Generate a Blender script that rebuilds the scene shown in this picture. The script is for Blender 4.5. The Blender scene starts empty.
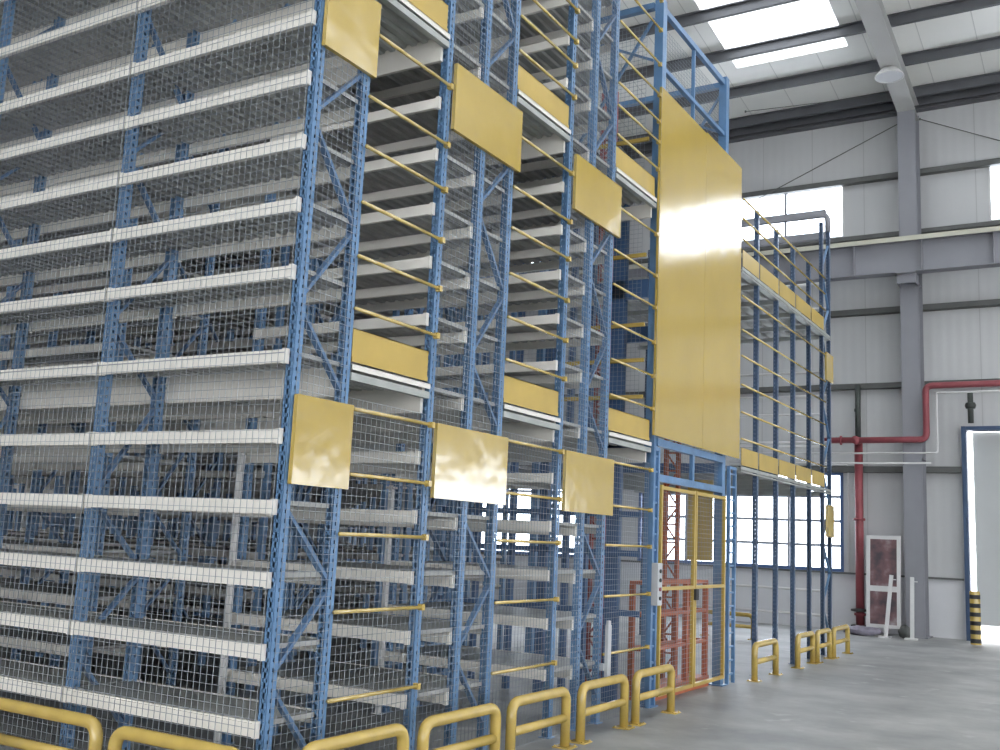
import bpy, math, random
from mathutils import Vector, Matrix
random.seed(7)
S = bpy.context.scene
COL = S.collection

# ------------------------------------------------------------------ materials
def nodes(name):
    m = bpy.data.materials.new(name); m.use_nodes = True
    nt = m.node_tree; nt.nodes.clear()
    out = nt.nodes.new('ShaderNodeOutputMaterial')
    return m, nt, out

def mat(name, col, rough=0.5, metal=0.0, var=0.08, scale=3.0, bump=0.0, bscale=30.0, coat=0.0, spec=0.5, ior=1.5):
    m, nt, out = nodes(name)
    b = nt.nodes.new('ShaderNodeBsdfPrincipled')
    tc = nt.nodes.new('ShaderNodeTexCoord')
    n = nt.nodes.new('ShaderNodeTexNoise'); n.inputs['Scale'].default_value = scale
    n.inputs['Detail'].default_value = 5
    nt.links.new(tc.outputs['Object'], n.inputs['Vector'])
    r = nt.nodes.new('ShaderNodeValToRGB')
    c = Vector(col)
    r.color_ramp.elements[0].position = 0.3; r.color_ramp.elements[1].position = 0.7
    r.color_ramp.elements[0].color = (*(c * (1 - var)), 1)
    r.color_ramp.elements[1].color = (*[min(1, v * (1 + var)) for v in c], 1)
    nt.links.new(n.outputs['Fac'], r.inputs['Fac'])
    nt.links.new(r.outputs['Color'], b.inputs['Base Color'])
    b.inputs['Roughness'].default_value = rough
    b.inputs['Metallic'].default_value = metal
    b.inputs['Specular IOR Level'].default_value = spec
    b.inputs['Coat Weight'].default_value = coat
    b.inputs['IOR'].default_value = ior
    b.inputs['Coat Roughness'].default_value = 0.12
    if bump:
        n2 = nt.nodes.new('ShaderNodeTexNoise'); n2.inputs['Scale'].default_value = bscale
        nt.links.new(tc.outputs['Object'], n2.inputs['Vector'])
        bp = nt.nodes.new('ShaderNodeBump'); bp.inputs['Strength'].default_value = bump
        bp.inputs['Distance'].default_value = 0.02
        nt.links.new(n2.outputs['Fac'], bp.inputs['Height'])
        nt.links.new(bp.outputs['Normal'], b.inputs['Normal'])
    nt.links.new(b.outputs['BSDF'], out.inputs['Surface'])
    return m

def seam_mat(name, col, pitch, axis='X', dark=0.72, width=0.012, rough=0.5, fine=0.0):
    """painted sheet with thin dark vertical joints every pitch metres, and shallow ribs"""
    m, nt, out = nodes(name)
    b = nt.nodes.new('ShaderNodeBsdfPrincipled'); b.inputs['Roughness'].default_value = rough
    tc = nt.nodes.new('ShaderNodeTexCoord'); sp = nt.nodes.new('ShaderNodeSeparateXYZ')
    nt.links.new(tc.outputs['Object'], sp.inputs[0])
    def mth(op, a, v):
        k = nt.nodes.new('ShaderNodeMath'); k.operation = op
        nt.links.new(a, k.inputs[0]); k.inputs[1].default_value = v
        return k.outputs[0]
    q = mth('DIVIDE', sp.outputs[axis], pitch)
    q = mth('FRACT', q, 0)
    q = mth('SUBTRACT', q, 0.5); q = mth('ABSOLUTE', q, 0)
    g = mth('GREATER_THAN', q, 0.5 - width / pitch)
    mix = nt.nodes.new('ShaderNodeMixRGB')
    n = nt.nodes.new('ShaderNodeTexNoise'); n.inputs['Scale'].default_value = 0.6; n.inputs['Detail'].default_value = 6
    nt.links.new(tc.outputs['Object'], n.inputs['Vector'])
    r = nt.nodes.new('ShaderNodeValToRGB'); c = Vector(col)
    r.color_ramp.elements[0].color = (*(c * 0.92), 1); r.color_ramp.elements[1].color = (*(c * 1.06), 1)
    nt.links.new(n.outputs['Fac'], r.inputs['Fac'])
    nt.links.new(r.outputs['Color'], mix.inputs[1]); mix.inputs[2].default_value = (*(c * dark), 1)
    nt.links.new(g, mix.inputs[0]); nt.links.new(mix.outputs[0], b.inputs['Base Color'])
    if fine:
        w = nt.nodes.new('ShaderNodeTexWave'); w.bands_direction = axis
        w.inputs['Scale'].default_value = fine
        nt.links.new(tc.outputs['Object'], w.inputs['Vector'])
        bp = nt.nodes.new('ShaderNodeBump'); bp.inputs['Strength'].default_value = 0.3; bp.inputs['Distance'].default_value = 0.01
        nt.links.new(w.outputs['Fac'], bp.inputs['Height']); nt.links.new(bp.outputs['Normal'], b.inputs['Normal'])
    nt.links.new(b.outputs['BSDF'], out.inputs['Surface'])
    return m

BLUE = mat('blue_paint', (0.125, 0.245, 0.43), 0.30, 0.0, 0.16, 4.0, bump=0.1)
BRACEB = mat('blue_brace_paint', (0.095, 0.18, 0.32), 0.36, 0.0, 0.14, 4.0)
BLUE_D = mat('blue_paint_deep', (0.06, 0.13, 0.27), 0.4, 0.0, 0.15, 4.0)
WHITE = mat('white_beam_paint', (0.80, 0.775, 0.72), 0.42, 0.0, 0.05, 2.0)
GALV = mat('galvanised_sheet', (0.40, 0.42, 0.40), 0.48, 0.25, 0.12, 6.0)
BACKM = mat('dimmed_shelf_paint', (0.50, 0.49, 0.46), 0.5, 0.0, 0.08, 3.0)  # far shelves: white paint greyed down, background dimness put into the colour
MEZB = mat('dull_blue_grey_paint', (0.085, 0.135, 0.225), 0.28, 0.0, 0.12, 4.0)
DECK = mat('deck_sheet', (0.38, 0.385, 0.37), 0.45, 0.15, 0.14, 5.0)
WIRE = mat('wire', (0.30, 0.33, 0.37), 0.5, 0.2, 0.1, 3.0)
YEL = mat('yellow_sheet_paint', (0.52, 0.37, 0.078), 0.15, 0.0, 0.05, 1.2, bump=0.25, bscale=2.2, spec=0.5, ior=2.35)
YELP = mat('yellow_plaque_paint', (0.52, 0.37, 0.078), 0.15, 0.0, 0.06, 3.0, bump=0.45, bscale=3.0, spec=0.5, ior=2.35)
YTUBE = mat('yellow_tube_paint', (0.56, 0.40, 0.10), 0.22, 0.0, 0.10, 5.0, spec=0.5, ior=1.8)
YRAIL = mat('yellow_bar_paint', (0.56, 0.41, 0.11), 0.14, 0.0, 0.08, 5.0, spec=0.5, ior=2.3)
YKICK = mat('yellow_kick_paint', (0.52, 0.37, 0.09), 0.35, 0.0, 0.08, 3.0)
ORANGE = mat('orange_red_paint', (0.50, 0.13, 0.045), 0.45, 0.0, 0.15, 5.0)
RED = mat('red_pipe_paint', (0.30, 0.07, 0.085), 0.45, 0.0, 0.14, 5.0)
MAST = mat('dull_red_paint', (0.33, 0.08, 0.07), 0.5, 0.0, 0.15, 5.0)
STEEL = mat('grey_steel_paint', (0.27, 0.275, 0.305), 0.5, 0.0, 0.06, 1.5)
RAFT = mat('pale_steel_paint', (0.52, 0.52, 0.51), 0.5, 0.0, 0.05, 1.5)
PURL = mat('purlin_steel', (0.13, 0.135, 0.15), 0.5, 0.1, 0.1, 2.0)
GIRT = mat('dark_girt_steel', (0.13, 0.135, 0.13), 0.5, 0.1, 0.12, 4.0)
CREAM = mat('cream_rail_paint', (0.56, 0.55, 0.46), 0.45, 0.0, 0.05, 2.0)
PVC = mat('white_plastic', (0.72, 0.72, 0.72), 0.4, 0.0, 0.04, 4.0)
GREYBOX = mat('grey_box_plastic', (0.50, 0.52, 0.54), 0.4, 0.0, 0.06, 8.0)
BLACK = mat('black_rubber', (0.03, 0.03, 0.03), 0.6, 0.0, 0.1, 6.0)
DGREEN = mat('dark_green_paint', (0.065, 0.075, 0.07), 0.5, 0.0, 0.15, 6.0)
WINBLUE = mat('blue_window_frame', (0.10, 0.17, 0.36), 0.45, 0.0, 0.05, 4.0)
DOORBLUE = mat('dark_blue_door_frame', (0.045, 0.085, 0.17), 0.45, 0.0, 0.08, 4.0)
MULL = mat('window_bar', (0.42, 0.44, 0.50), 0.45, 0.0, 0.05, 4.0)
BAG = mat('purple_grey_plastic', (0.26, 0.24, 0.30), 0.5, 0.0, 0.3, 9.0, bump=0.5, bscale=12)
WALLM = seam_mat('wall_panel', (0.60, 0.61, 0.62), 1.15, 'X', 0.80, 0.010, 0.5, fine=1.6)
WALLY = seam_mat('wall_panel_side', (0.55, 0.56, 0.57), 1.15, 'Y', 0.80, 0.010, 0.5)
DADO = mat('white_dado', (0.70, 0.71, 0.74), 0.55, 0.0, 0.05, 1.0)
ROOFM = seam_mat('roof_liner', (0.95, 0.95, 0.91), 1.0, 'X', 0.72, 0.010, 0.35)
DOORM = mat('shutter_sheet', (0.52, 0.54, 0.54), 0.45, 0.0, 0.05, 0.8)

def picture_mat():
    m, nt, out = nodes('red_brown_sheet')
    b = nt.nodes.new('ShaderNodeBsdfPrincipled'); b.inputs['Roughness'].default_value = 0.35
    tc = nt.nodes.new('ShaderNodeTexCoord'); n = nt.nodes.new('ShaderNodeTexNoise')
    n.inputs['Scale'].default_value = 3.2; n.inputs['Detail'].default_value = 6
    nt.links.new(tc.outputs['Object'], n.inputs['Vector'])
    r = nt.nodes.new('ShaderNodeValToRGB'); e = r.color_ramp.elements
    e[0].position = 0.35; e[0].color = (0.07, 0.06, 0.07, 1); e[1].position = 0.75; e[1].color = (0.40, 0.36, 0.37, 1)
    k = e.new(0.55); k.color = (0.20, 0.11, 0.12, 1)
    nt.links.new(n.outputs['Fac'], r.inputs['Fac']); nt.links.new(r.outputs['Color'], b.inputs['Base Color'])
    nt.links.new(b.outputs['BSDF'], out.inputs['Surface'])
    return m
PICT = picture_mat()

def floor_mat():
    m, nt, out = nodes('concrete_floor')
    b = nt.nodes.new('ShaderNodeBsdfPrincipled')
    tc = nt.nodes.new('ShaderNodeTexCoord')
    n = nt.nodes.new('ShaderNodeTexNoise'); n.inputs['Scale'].default_value = 0.9; n.inputs['Detail'].default_value = 9; n.inputs['Roughness'].default_value = 0.62
    nt.links.new(tc.outputs['Object'], n.inputs['Vector'])
    r = nt.nodes.new('ShaderNodeValToRGB'); e = r.color_ramp.elements
    e[0].position = 0.36; e[0].color = (0.22, 0.225, 0.225, 1); e[1].position = 0.66; e[1].color = (0.41, 0.415, 0.405, 1)
    nt.links.new(n.outputs['Fac'], r.inputs['Fac']); 
    n3 = nt.nodes.new('ShaderNodeTexNoise'); n3.inputs['Scale'].default_value = 2.6; n3.inputs['Detail'].default_value = 7
    nt.links.new(tc.outputs['Object'], n3.inputs['Vector'])
    r3 = nt.nodes.new('ShaderNodeValToRGB'); r3.color_ramp.elements[0].position = 0.62; r3.color_ramp.elements[1].position = 0.74
    nt.links.new(n3.outputs['Fac'], r3.inputs['Fac'])
    mix = nt.nodes.new('ShaderNodeMixRGB'); mix.inputs[2].default_value = (0.46, 0.465, 0.455, 1)
    nt.links.new(r3.outputs['Color'], mix.inputs[0]); nt.links.new(r.outputs['Color'], mix.inputs[1])
    nt.links.new(mix.outputs[0], b.inputs['Base Color'])
    rr = nt.nodes.new('ShaderNodeMapRange'); rr.inputs['To Min'].default_value = 0.38; rr.inputs['To Max'].default_value = 0.66
    nt.links.new(n.outputs['Fac'], rr.inputs['Value']); nt.links.new(rr.outputs['Result'], b.inputs['Roughness'])
    nt.links.new(b.outputs['BSDF'], out.inputs['Surface'])
    return m
FLOOR = floor_mat()

def pane_mat(name, tint, transl):
    m, nt, out = nodes(name)
    t = nt.nodes.new('ShaderNodeBsdfTransparent'); t.inputs[0].default_value = (*tint, 1)
    g = nt.nodes.new('ShaderNodeBsdfTranslucent' if transl else 'ShaderNodeBsdfGlossy')
    g.inputs[0].default_value = (0.9, 0.92, 0.93, 1)
    if not transl: g.inputs['Roughness'].default_value = 0.05
    mx = nt.nodes.new('ShaderNodeMixShader'); mx.inputs[0].default_value = 0.55 if transl else 0.06
    nt.links.new(t.outputs[0], mx.inputs[1]); nt.links.new(g.outputs[0], mx.inputs[2])
    nt.links.new(mx.outputs[0], out.inputs['Surface'])
    return m
PANE = pane_mat('window_glass', (0.93, 0.96, 1.0), False)
SKYL = pane_mat('skylight_sheet', (0.3, 0.3, 0.3), True)
_nt = SKYL.node_tree; _tc = _nt.nodes.new('ShaderNodeTexCoord'); _mp = _nt.nodes.new('ShaderNodeMapping'); _mp.inputs['Scale'].default_value = (1.6, 0.8, 1)
_n = _nt.nodes.new('ShaderNodeTexNoise'); _n.inputs['Scale'].default_value = 1.4; _n.inputs['Detail'].default_value = 7; _n.inputs['Roughness'].default_value = 0.65
_r = _nt.nodes.new('ShaderNodeValToRGB'); _r.color_ramp.elements[0].position = 0.36; _r.color_ramp.elements[0].color = (0.10, 0.10, 0.10, 1)
_r.color_ramp.elements[1].position = 0.62; _r.color_ramp.elements[1].color = (0.55, 0.56, 0.56, 1)
_nt.links.new(_tc.outputs['Object'], _mp.inputs['Vector']); _nt.links.new(_mp.outputs[0], _n.inputs['Vector']); _nt.links.new(_n.outputs['Fac'], _r.inputs['Fac'])
_nt.links.new(_r.outputs['Color'], [k for k in _nt.nodes if k.type == 'BSDF_TRANSPARENT'][0].inputs[0])

# ------------------------------------------------------------------ mesh builder
class MB:
    def __init__(s): s.v = []; s.f = []
    def box(s, x0, x1, y0, y1, z0, z1):
        b = len(s.v)
        s.v += [(x, y, z) for z in (z0, z1) for y in (y0, y1) for x in (x0, x1)]
        s.f += [tuple(b + i for i in q) for q in ((0,2,3,1),(4,5,7,6),(0,1,5,4),(2,6,7,3),(0,4,6,2),(1,3,7,5))]
        return s
    def bar(s, p, q, w, h, up=(0,0,1)):
        p = Vector(p); q = Vector(q); d = (q - p).normalized()
        u = Vector(up)
        if abs(d.dot(u)) > 0.98: u = Vector((0,1,0))
        a = d.cross(u).normalized(); c = a.cross(d).normalized()
        b = len(s.v)
        for o in (p, q):
            for sa, sc in ((-1,-1),(1,-1),(1,1),(-1,1)):
                s.v.append(tuple(o + a * (sa * w / 2) + c * (sc * h / 2)))
        s.f += [tuple(b + i for i in k) for k in ((0,1,5,4),(1,2,6,5),(2,3,7,6),(3,0,4,7),(3,2,1,0),(4,5,6,7))]
        return s
    def tube(s, pts, r, n=12, cap=True):
        pts = [Vector(p) for p in pts]; b = len(s.v); m = len(pts); prev = None
        for i, p in enumerate(pts):
            d = ((pts[min(i+1, m-1)] - p).normalized() + (p - pts[max(i-1, 0)]).normalized()).normalized()
            if prev is None:
                u = Vector((0,0,1)) if abs(d.z) < 0.9 else Vector((1,0,0))
                a = d.cross(u).normalized()
            else:
                a = (prev - d * prev.dot(d)).normalized()
            prev = a; c = d.cross(a)
            for k in range(n):
                t = 2 * math.pi * k / n
                s.v.append(tuple(p + (a * math.cos(t) + c * math.sin(t)) * r))
        for i in range(m - 1):
            for k in range(n):
                k2 = (k + 1) % n
                s.f.append((b+i*n+k, b+i*n+k2, b+(i+1)*n+k2, b+(i+1)*n+k))
        if cap:
            s.f.append(tuple(b + k for k in reversed(range(n)))); s.f.append(tuple(b + (m-1)*n + k for k in range(n)))
        return s
    def lathe(s, prof, n=20, c=(0,0,0)):
        b = len(s.v)
        for r, z in prof:
            for k in range(n):
                t = 2*math.pi*k/n; s.v.append((c[0]+r*math.cos(t), c[1]+r*math.sin(t), c[2]+z))
        for i in range(len(prof)-1):
            for k in range(n):
                k2 = (k+1) % n; s.f.append((b+i*n+k, b+i*n+k2, b+(i+1)*n+k2, b+(i+1)*n+k))
        s.f.append(tuple(b+k for k in reversed(range(n)))); s.f.append(tuple(b+(len(prof)-1)*n+k for k in range(n)))
        return s
    def mesh(s, name, m, smooth=False):
        me = bpy.data.meshes.new(name); me.from_pydata(s.v, [], s.f); me.materials.append(m)
        me.update()
        if smooth:
            me.polygons.foreach_set('use_smooth', [True] * len(me.polygons))
        return me

def rounded(pts, r, n=5):
    """polyline with its inner corners rounded"""
    P = [Vector(p) for p in pts]; out = [P[0]]
    for i in range(1, len(P)-1):
        a = (P[i-1]-P[i]).normalized(); c = (P[i+1]-P[i]).normalized()
        s = P[i] + a*r; e = P[i] + c*r
        for k in range(n+1):
            t = k/n; out.append(s*(1-t)**2 + P[i]*2*t*(1-t) + e*t*t)
    out.append(P[-1]); return out

def link(name, me, parent=None, loc=(0,0,0), rotz=0.0, label=None, cat=None, group=None, kind=None):
    o = bpy.data.objects.new(name, me); COL.objects.link(o)
    o.location = loc; o.rotation_euler = (0, 0, rotz)
    if parent: o.parent = parent
    if label: o['label'] = label
    if cat: o['category'] = cat
    if group: o['group'] = group
    if kind: o['kind'] = kind
    return o
def thing(name, label, cat, loc=(0,0,0), group=None, rotz=0.0):
    return link(name, None, None, loc, rotz, label, cat, group)
def struct(name, mb, m, parent=None):
    return link(name, mb.mesh(name, m), parent, kind=None if parent else 'structure')
def part(name, mb, m, parent, loc=(0,0,0), smooth=False, **k):
    return link(name, mb.mesh(name, m, smooth), parent, loc, **k)

# ------------------------------------------------------------------ layout numbers (metres)
XF = -4.10                 # post line at the ends of the rack rows
BAY = 1.667
def xi(i): return XF - BAY * i
STOREY = 2.6
LEV = [0.50, 0.915, 1.31, 1.72, 2.126, 2.594, 3.10, 3.515, 3.91, 4.32, 4.715, 5.195, 5.70, 6.115, 6.51, 6.92, 7.32, 7.79]
TOP = 7.88

# ------------------------------------------------------------------ the setting
YW = 23.0; XL = -24.0; XR = 15.0; YF = -13.0
def wall_grid(mb, axis, fixed0, fixed1, lo, hi, z0, z1, holes):
    us = sorted({lo, hi, *[h[0] for h in holes], *[h[1] for h in holes]})
    for a, b in zip(us, us[1:]):
        m = (a + b) / 2
        hz = sorted((h[2], h[3]) for h in holes if h[0] < m < h[1])
        z = z0
        for c, d in hz + [(z1, z1)]:
            if c > z + 1e-6:
                if axis == 'x': mb.box(a, b, fixed0, fixed1, z, c)
                else: mb.box(fixed0, fixed1, a, b, z, c)
            z = d
UPPER = [(-16.05,-12.05), (-9.05,-5.04), (-2.05,1.95), (4.95,8.95), (11.5,14.6)]
LOWER = [(-14.6,-10.9), (-9.9,-5.1), (4.4,9.7), (11.2,14.6)]
DOOR = (-2.62, 2.1, 0.0, 4.22)
holes = [(a, b, 8.67, 9.93) for a, b in UPPER] + [(a, b, 1.21, 3.36) for a, b in LOWER] + [DOOR]
w = MB(); wall_grid(w, 'x', YW, YW+0.12, XL, XR, 0, 11.75, holes); struct('wall_back', w, WALLM)
# white lower wall, standing a little proud of the sheeting
w = MB(); wall_grid(w, 'x', YW-0.06, YW, XL, XR, 0, 1.18, [DOOR]); struct('baseboard_back', w, DADO)
w = MB(); w.box(XL-0.12, XL, YF, YW, 0, 15); struct('wall_left', w, WALLY)
w = MB(); wall_grid(w, 'y', XR, XR+0.12, YF, YW, 0, 15, [(-4,2,0,4.4), (10,15,0,4.4), (-9,-3,8.6,10), (-1,5,8.6,10), (7,13,8.6,10), (15,21,8.6,10)])
struct('wall_right', w, WALLY)
w = MB(); wall_grid(w, 'x', YF-0.12, YF, XL, XR, 0, 15, [(-11,-5,0,4.4), (-2,4,0,4.4), (7,13,0,4.4), (-20,-14,8.6,10), (-11,-5,8.6,10), (-2,4,8.6,10), (7,12,8.6,10)])
struct('wall_front', w, WALLM)
w = MB(); w.box(XL, XR, YF-6, YW+6, -0.15, 0.0); struct('floor', w, FLOOR)

def roof_z(y): return 11.66 + 0.1 * (YW - y)
RIDGE = -5.0
SKY = [(-6.7,-4.35), (-0.9,2.0), (6.6,9.6)]
SY0, SY1 = -4.0, 20.35
def slab(mb, x0, x1, y0, y1, t=0.06):
    b = len(mb.v)
    for dz in (0, t):
        for y in (y0, y1):
            z = roof_z(y) + dz
            mb.v += [(x0, y, z), (x1, y, z)]
    mb.f += [tuple(b+i for i in q) for q in ((0,2,3,1),(4,5,7,6),(0,1,5,4),(2,6,7,3),(0,4,6,2),(1,3,7,5))]
r = MB(); cur = XL
for a, b in SKY:
    slab(r, cur, a, RIDGE, YW+0.3); slab(r, a, b, SY1, YW+0.3); slab(r, a, b, RIDGE, SY0); cur = b
slab(r, cur, XR, RIDGE, YW+0.3)
b0 = len(r.v)                                   # far slope beyond the ridge
for dz in (0, 0.06):
    for y, z in ((YF, roof_z(RIDGE)-0.8), (RIDGE, roof_z(RIDGE))):
        r.v += [(XL, y, z+dz), (XR, y, z+dz)]
r.f += [tuple(b0+i for i in q) for q in ((0,2,3,1),(4,5,7,6),(0,1,5,4),(2,6,7,3),(0,4,6,2),(1,3,7,5))]
struct('ceiling', r, ROOFM)
for k, (a, b) in enumerate(SKY):
    q = MB(); slab(q, a, b, SY0, SY1, 0.02); struct('window_%d' % (20+k), q, SKYL)

# purlins: cold rolled channels along the hall
tn = 0
def trim(mb, m):
    global tn
    tn += 1
    return struct('trim_%d' % tn, mb, m)
py = [22.87, 22.45, 21.1] + [19.6 - 1.5*k for k in range(17)]
for y in py:
    zt = roof_z(y) - 0.005; zb = zt - 0.2
    q = MB(); q.box(XL, XR, y-0.004, y+0.004, zb, zt)
    q.box(XL, XR, y-0.075, y, zt-0.008, zt); q.box(XL, XR, y, y+0.075, zb, zb+0.008)
    q.box(XL, XR, y-0.078, y-0.07, zt-0.025, zt); q.box(XL, XR, y+0.07, y+0.078, zb, zb+0.03)
    trim(q, PURL)
# eave channel on the wall
q = MB(); q.box(XL, XR, 22.93, 23.0, 11.36, 11.64); q.box(XL, XR, 22.80, 22.93, 11.36, 11.375); trim(q, PURL)
COLX = [-17.565, -10.565, -3.565, 3.435, 10.435]
def col_front(z0, z1, x):
    q = MB()
    q.box(x-0.185, x+0.185, 22.30, 22.315, z0, z1); q.box(x-0.185, x+0.185, 22.80, 22.815, z0, z1)
    q.box(x-0.006, x+0.006, 22.315, 22.80, z0, z1)
    return q
for x in COLX:
    q = col_front(0, 11.2, x)
    q.box(x-0.24, x+0.24, 22.25, 22.9, 0, 0.025)
    for z in (7.3, 3.6): q.box(x-0.18, x+0.18, 22.315, 22.8, z, z+0.012)
    trim(q, STEEL)
    # rafter: tapered I section
    q = MB()
    ya, yb = 22.8, RIDGE
    def zb_(y): return 11.15 + 0.12*(22.3-y) if y > 12 else 11.15 + 0.12*10.3 + 0.1*(12-y)
    ys = [22.8, 22.3, 19, 12, 4, RIDGE]
    for y0, y1 in zip(ys, ys[1:]):
        for (wd, dz, t) in ((0.37, 0.0, 0.015), (0.012, 0.015, None), (0.37, None, 0.015)):
            b = len(q.v)
            for y in (y0, y1):
                zb = zb_(y); zt = roof_z(y) - 0.215
                if dz == 0.0: lo, hi = zb, zb+t
                elif dz is None: lo, hi = zt-t, zt
                else: lo, hi = zb+0.015, zt-0.015
                q.v += [(x-wd/2,y,lo),(x+wd/2,y,lo),(x+wd/2,y,hi),(x-wd/2,y,hi)]
            q.f += [tuple(b+i for i in k) for k in ((0,1,5,4),(1,2,6,5),(2,3,7,6),(3,0,4,7),(3,2,1,0),(4,5,6,7))]
    trim(q, RAFT)
# wall girts
for z, t in ((8.58, 0.10), (9.93, 0.12), (6.88, 0.13), (5.22, 0.12), (3.41, 0.13)):
    segs = [(XL, XR)] if z > 4.3 else [(XL, DOOR[0]-0.1), (DOOR[1]+0.1, XR)]
    for a, b in segs:
        q = MB(); q.box(a, b, 22.84, 22.99, z-t/2, z-t/2+0.008); q.box(a, b, 22.84, 22.848, z-t/2, z+t/2); q.box(a, b, 22.84, 22.99, z+t/2-0.008, z+t/2)
        trim(q, GIRT)
q = MB(); q.box(XL, DOOR[0]-0.1, 22.86, 22.94, 1.17, 1.21); trim(q, GIRT)

# windows: frame, bars and glass
wn = 0
def window(a, b, z0, z1, nx, zs, upper):
    global wn
    wn += 1
    q = MB(); t = 0.035 if upper else 0.07
    ya, yb = YW-0.015, YW+0.09
    q.box(a, a+t, ya, yb, z0, z1); q.box(b-t, b, ya, yb, z0, z1); q.box(a+t, b-t, ya, yb, z0, z0+t); q.box(a+t, b-t, ya, yb, z1-t, z1)
    fr = struct('window_%d' % wn, q, PVC if upper else WINBLUE)
    q = MB()
    for i in range(1, nx):
        x = a + (b-a)*i/nx; q.box(x-0.028, x+0.028, YW+0.02, YW+0.06, z0+t, z1-t)
    for z in zs: q.box(a+t, b-t, YW+0.022, YW+0.058, z-0.03, z+0.03)
    link('window_bars', q.mesh('window_bars', MULL), fr)
    q = MB(); q.box(a+t, b-t, YW+0.038, YW+0.042, z0+t, z1-t)
    link('pane', q.mesh('pane', PANE), fr)
for a, b in UPPER: window(a, b, 8.67, 9.93, 3, [], True)
for a, b in LOWER: window(a, b, 1.21, 3.36, 4, [1.76, 2.29, 2.82], False)

# shutter door
q = MB(); q.box(DOOR[0]-0.07, DOOR[0]+0.02, 22.78, 23.06, 0, DOOR[3]+0.08); q.box(DOOR[1]-0.02, DOOR[1]+0.07, 22.78, 23.06, 0, DOOR[3]+0.08)
q.box(DOOR[0]+0.02, DOOR[1]-0.02, 22.80, 23.06, DOOR[3], DOOR[3]+0.08)
d = struct('door_1', q, DOORBLUE)
q = MB(); z = 0.30
while z < 4.22:
    q.box(DOOR[0]+0.10, DOOR[1]-0.02, 23.17, 23.20, z, min(z+0.28, 4.22)); q.box(DOOR[0]+0.10, DOOR[1]-0.02, 23.175, 23.195, min(z+0.28, 4.22), min(z+0.30, 4.22)); z += 0.30
link('door_leaf', q.mesh('door_leaf', DOORM), d)

# ------------------------------------------------------------------ rack kit
def post_mesh(h=TOP, w=0.06, d=0.065, pitch=0.055, name='post'):
    """folded upright: slotted faces towards the aisle and on both sides"""
    q = MB(); t = 0.004; hw, hd = w/2, d/2
    for s in (-1, 1):
        y0, y1 = (s*hd-t, s*hd) if s > 0 else (s*hd, s*hd+t)
        q.box(-hw, -0.018, y0, y1, 0, h); q.box(-0.008, 0.008, y0, y1, 0, h); q.box(0.018, hw, y0, y1, 0, h)
        x0, x1 = (s*hw-t, s*hw) if s > 0 else (s*hw, s*hw+t)
        q.box(x0, x1, -hd, -0.010, 0, h); q.box(x0, x1, 0.006, hd, 0, h)
        z = 0.0
        while z < h:
            e = min(z+0.033, h)
            q.box(-0.018, 0.018, y0, y1, z, e); q.box(x0, x1, -0.010, 0.006, z, e)
            z += pitch
    q.box(-0.05, 0.05, -0.055, 0.055, 0, 0.006)
    return q
POST = post_mesh().mesh('post', BLUE)

NA = [0.75, 1.75, 2.92, 4.08, 5.18, 6.28, 7.40]      # brace nodes on the front post
NB = [0.22, 1.27, 2.42, 3.50, 4.58, 5.70, 6.85]      # and on the rear post
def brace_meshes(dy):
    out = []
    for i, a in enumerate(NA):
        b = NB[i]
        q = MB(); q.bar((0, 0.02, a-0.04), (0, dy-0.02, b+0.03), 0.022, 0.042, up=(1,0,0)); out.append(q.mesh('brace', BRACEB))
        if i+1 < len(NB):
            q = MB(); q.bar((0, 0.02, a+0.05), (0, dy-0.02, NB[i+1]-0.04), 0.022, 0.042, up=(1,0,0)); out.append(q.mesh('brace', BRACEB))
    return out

def beam_mesh(length, h=0.080, name='shelf_beam'):
    """stepped beam with hook plates at both ends; origin at its right end, top at z=0"""
    q = MB(); L = length
    q.box(-L+0.008, -0.008, -0.030, 0.0, -h, -0.010)
    q.box(-L+0.008, -0.008, -0.020, 0.0, -0.010, 0.0)
    for x0, x1 in ((-0.034, -0.006), (-L+0.006, -L+0.034)):
        q.box(x0, x1, -0.0325, 0.001, -h-0.006, 0.004)
    return q
BEAMF = beam_mesh(BAY).mesh('shelf_beam', WHITE)
def mirror(mb):
    q = MB(); q.v = [(x, -y, z) for x, y, z in mb.v]; q.f = [tuple(reversed(f)) for f in mb.f]; return q
BEAMR = mirror(beam_mesh(BAY)).mesh('shelf_beam', WHITE)
def beamB(h): return beam_mesh(BAY, h).mesh('shelf_beam', WHITE)
BEAMBIG = beam_mesh(BAY, 0.15).mesh('shelf_beam', WHITE)

def deck_mb(L, D, pitch=0.1, rib=0.024):
    """decking tray: flat walking face with folded ribs below, running front to back; x from -L to 0, y 0..D, top z=0"""
    q = MB(); q.box(-L+0.01, -0.01, 0, D, -0.004, 0)
    n = int((L-0.04)/pitch); x = -L/2 - n*pitch/2
    for k in range(n):
        c = x + (k+0.5)*pitch; b = len(q.v)
        for y in (0.0, D):
            q.v += [(c-0.034,y,-0.004),(c-0.020,y,-rib),(c+0.020,y,-rib),(c+0.034,y,-0.004)]
        q.f += [(b,b+1,b+5,b+4),(b+1,b+2,b+6,b+5),(b+2,b+3,b+7,b+6),(b+3,b+2,b+1,b),(b+4,b+5,b+6,b+7)]
    q.box(-L+0.004, -L+0.012, 0, D, -0.026, 0.002); q.box(-0.012, -0.004, 0, D, -0.026, 0.002)
    return q

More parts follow.
